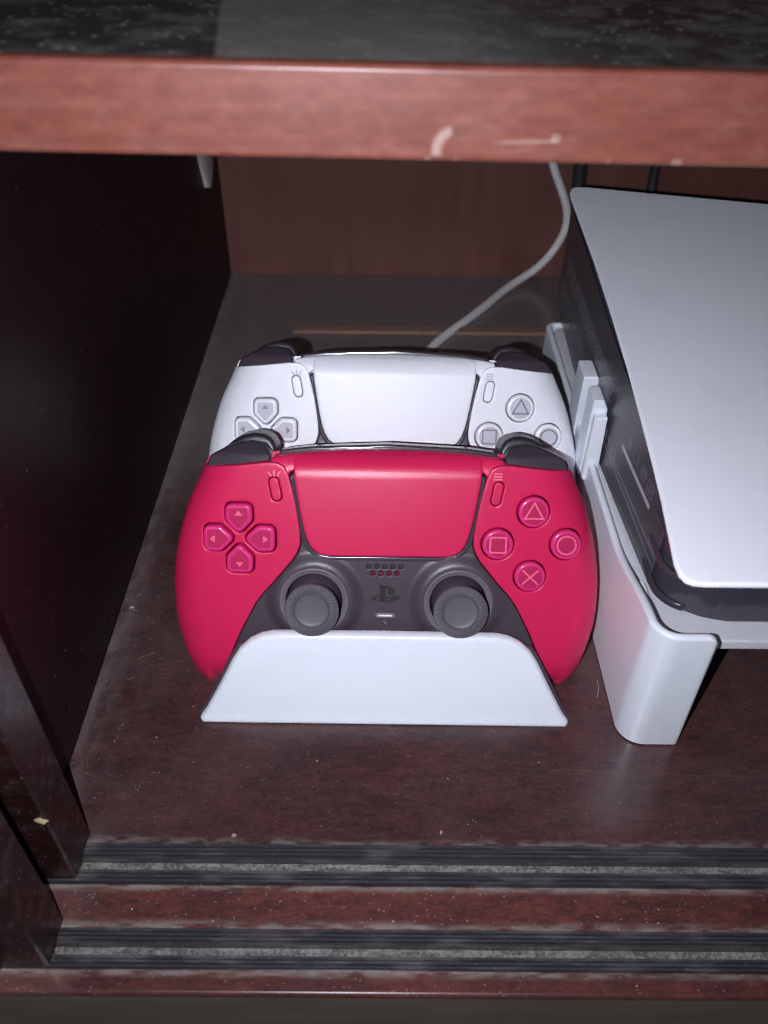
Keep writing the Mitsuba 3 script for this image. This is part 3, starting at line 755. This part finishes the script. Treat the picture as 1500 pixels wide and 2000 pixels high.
# ------------------------------------------------------------------ cables
cab_pts = [(0.030, 0.318, 0.006), (0.022, 0.370, 0.0032), (0.0215, 0.430, 0.0024), (0.030, 0.468, 0.0024), (0.0525, 0.5025, 0.0026), (0.076, 0.536, 0.0030), (0.0960, 0.562, 0.0050), (0.114, 0.5745, 0.0120), (0.1265, 0.5790, 0.0275), (0.1305, 0.5800, 0.0430), (0.1235, 0.5800, 0.0650), (0.1140, 0.5795, 0.0850), (0.108, 0.5790, 0.115), (0.106, 0.5788, 0.150)]
CC = put('charging_cable', tube(spline(cab_pts, 140), 0.0028, 14), 'm_cable', True)
lab(CC, 'pale grey cable running from behind the controllers up the back panel', 'cable')
pc = put('power_cable', tube(spline([(0.150, 0.470, 0.06), (0.140, 0.520, 0.055), (0.1345, 0.574, 0.060), (0.1335, 0.5775, 0.08), (0.1325, 0.5775, 0.12), (0.134, 0.5775, 0.18)], 50), 0.0048, 12), 'm_dark_cable', True)
lab(pc, 'thick black cable against the back panel beside the pale grey cable', 'cable', 'black cables behind the console')
pc = put('power_cable', tube(spline([(0.200, 0.465, 0.06), (0.190, 0.520, 0.055), (0.1852, 0.574, 0.060), (0.1850, 0.5785, 0.08), (0.1855, 0.5785, 0.12), (0.185, 0.5785, 0.18)], 50), 0.0036, 12), 'm_dark_cable', True)
lab(pc, 'thinner black cable rising behind the middle of the console', 'cable', 'black cables behind the console')

# raw batten lying across the back of the floor
bt = put('wooden_batten', bevel_box(-0.0605, 0.150, 0.4905, 0.4985, 0.0003, 0.0030, 0.0004), 'm_raw')
lab(bt, 'thin raw brown wooden batten lying on the floor behind the controllers', 'batten')

# ------------------------------------------------------------------ dust, lint, crumbs
flakes = []
def flake(x, y, z, s, nrm=(0, 0, 1)):
    p = rng.normal(size=(5, 3)) * s * 0.5
    p[:, 2] *= 0.4
    h = trimesh.convex.convex_hull(p)
    h.apply_translation([x, y, z - h.vertices[:, 2].min() * 0.9])
    flakes.append(h)
for i in range(230):
    x, y = rng.uniform(-0.113, 0.26), 0.1368 + rng.beta(1.0, 2.4) * 0.30
    if -0.07 < x < 0.075 and 0.185 < y < 0.32 or x > 0.087 and y > 0.172:
        continue
    flake(x, y, 0.0, 0.00022 + 0.00035 * rng.random() ** 3)
for i in range(110):
    x = -0.114 + 0.022 * rng.beta(1, 3)
    flake(x, rng.uniform(0.14, 0.34), 0.0, 0.00022 + 0.0004 * rng.random() ** 3)
for i in range(80):
    flake(rng.uniform(-0.098, 0.2), rng.uniform(0.1092, 0.1225), 0.0, 0.0002 + 0.0003 * rng.random() ** 3)
for i in range(40):
    flake(rng.uniform(-0.098, 0.2), rng.uniform(0.0905, 0.0965), 0.0, 0.0002 + 0.0003 * rng.random() ** 3)
dk = put('dust', trimesh.util.concatenate(flakes), 'm_lint')
lab(dk, 'tiny pale dust specks scattered over the cabinet floor', 'dust', kind='stuff')
fib = []
for i in range(26):
    x, y = (rng.uniform(-0.112, -0.07), rng.uniform(0.15, 0.26)) if i < 17 else (rng.uniform(-0.07, 0.2), rng.uniform(0.139, 0.172))
    a, L = rng.uniform(0, 2 * np.pi), rng.uniform(0.0015, 0.0045)
    d, e = np.array([math.cos(a), math.sin(a), 0]), np.array([-math.sin(a), math.cos(a), 0])
    fib.append(tube(spline([np.array([x, y, 0.0001]) + d * L * t + e * L * 0.25 * rng.normal() * (t * (1 - t)) * 4 for t in (0, 0.33, 0.66, 1)], 8), 0.000028, 4))
fk = put('lint_fibers', trimesh.util.concatenate(fib), 'm_lint')
lab(fk, 'fine pale lint fibres lying in the dust at the left of the floor', 'lint', kind='stuff')
hair = put('white_hair', tube(spline([(0.0862, 0.1985, 0.0002), (0.0876, 0.2020, 0.0006), (0.0880, 0.2065, 0.0004)], 14), 0.00009, 5), 'm_lint')
lab(hair, 'short curved white hair on the floor between dock and bracket', 'hair')
def crumb(x, y, z, s, mat, sd):
    r = np.random.default_rng(sd)
    h = trimesh.convex.convex_hull(r.normal(size=(14, 3)) * s * [0.5, 0.35, 0.3])
    h.apply_translation([x, y, z])
    return put('crumb', h, mat)
lab(crumb(-0.1012, 0.1236, 0.0395, 0.0016, 'm_crumb', 3), 'yellow crumb stuck to the rear door jamb', 'crumb')
lab(crumb(-0.1098, 0.2444, 0.0005, 0.0012, 'm_lint', 5), 'white crumb on the floor by the left wall', 'crumb')
lab(crumb(-0.0500, 0.1398, 0.0005, 0.0011, 'm_crumb', 8), 'small tan crumb on the floor behind the rear track', 'crumb')
lab(crumb(0.0215, 0.1412, 0.0005, 0.0011, 'm_lint', 9), 'pale crumb on the floor in front of the dock', 'crumb')
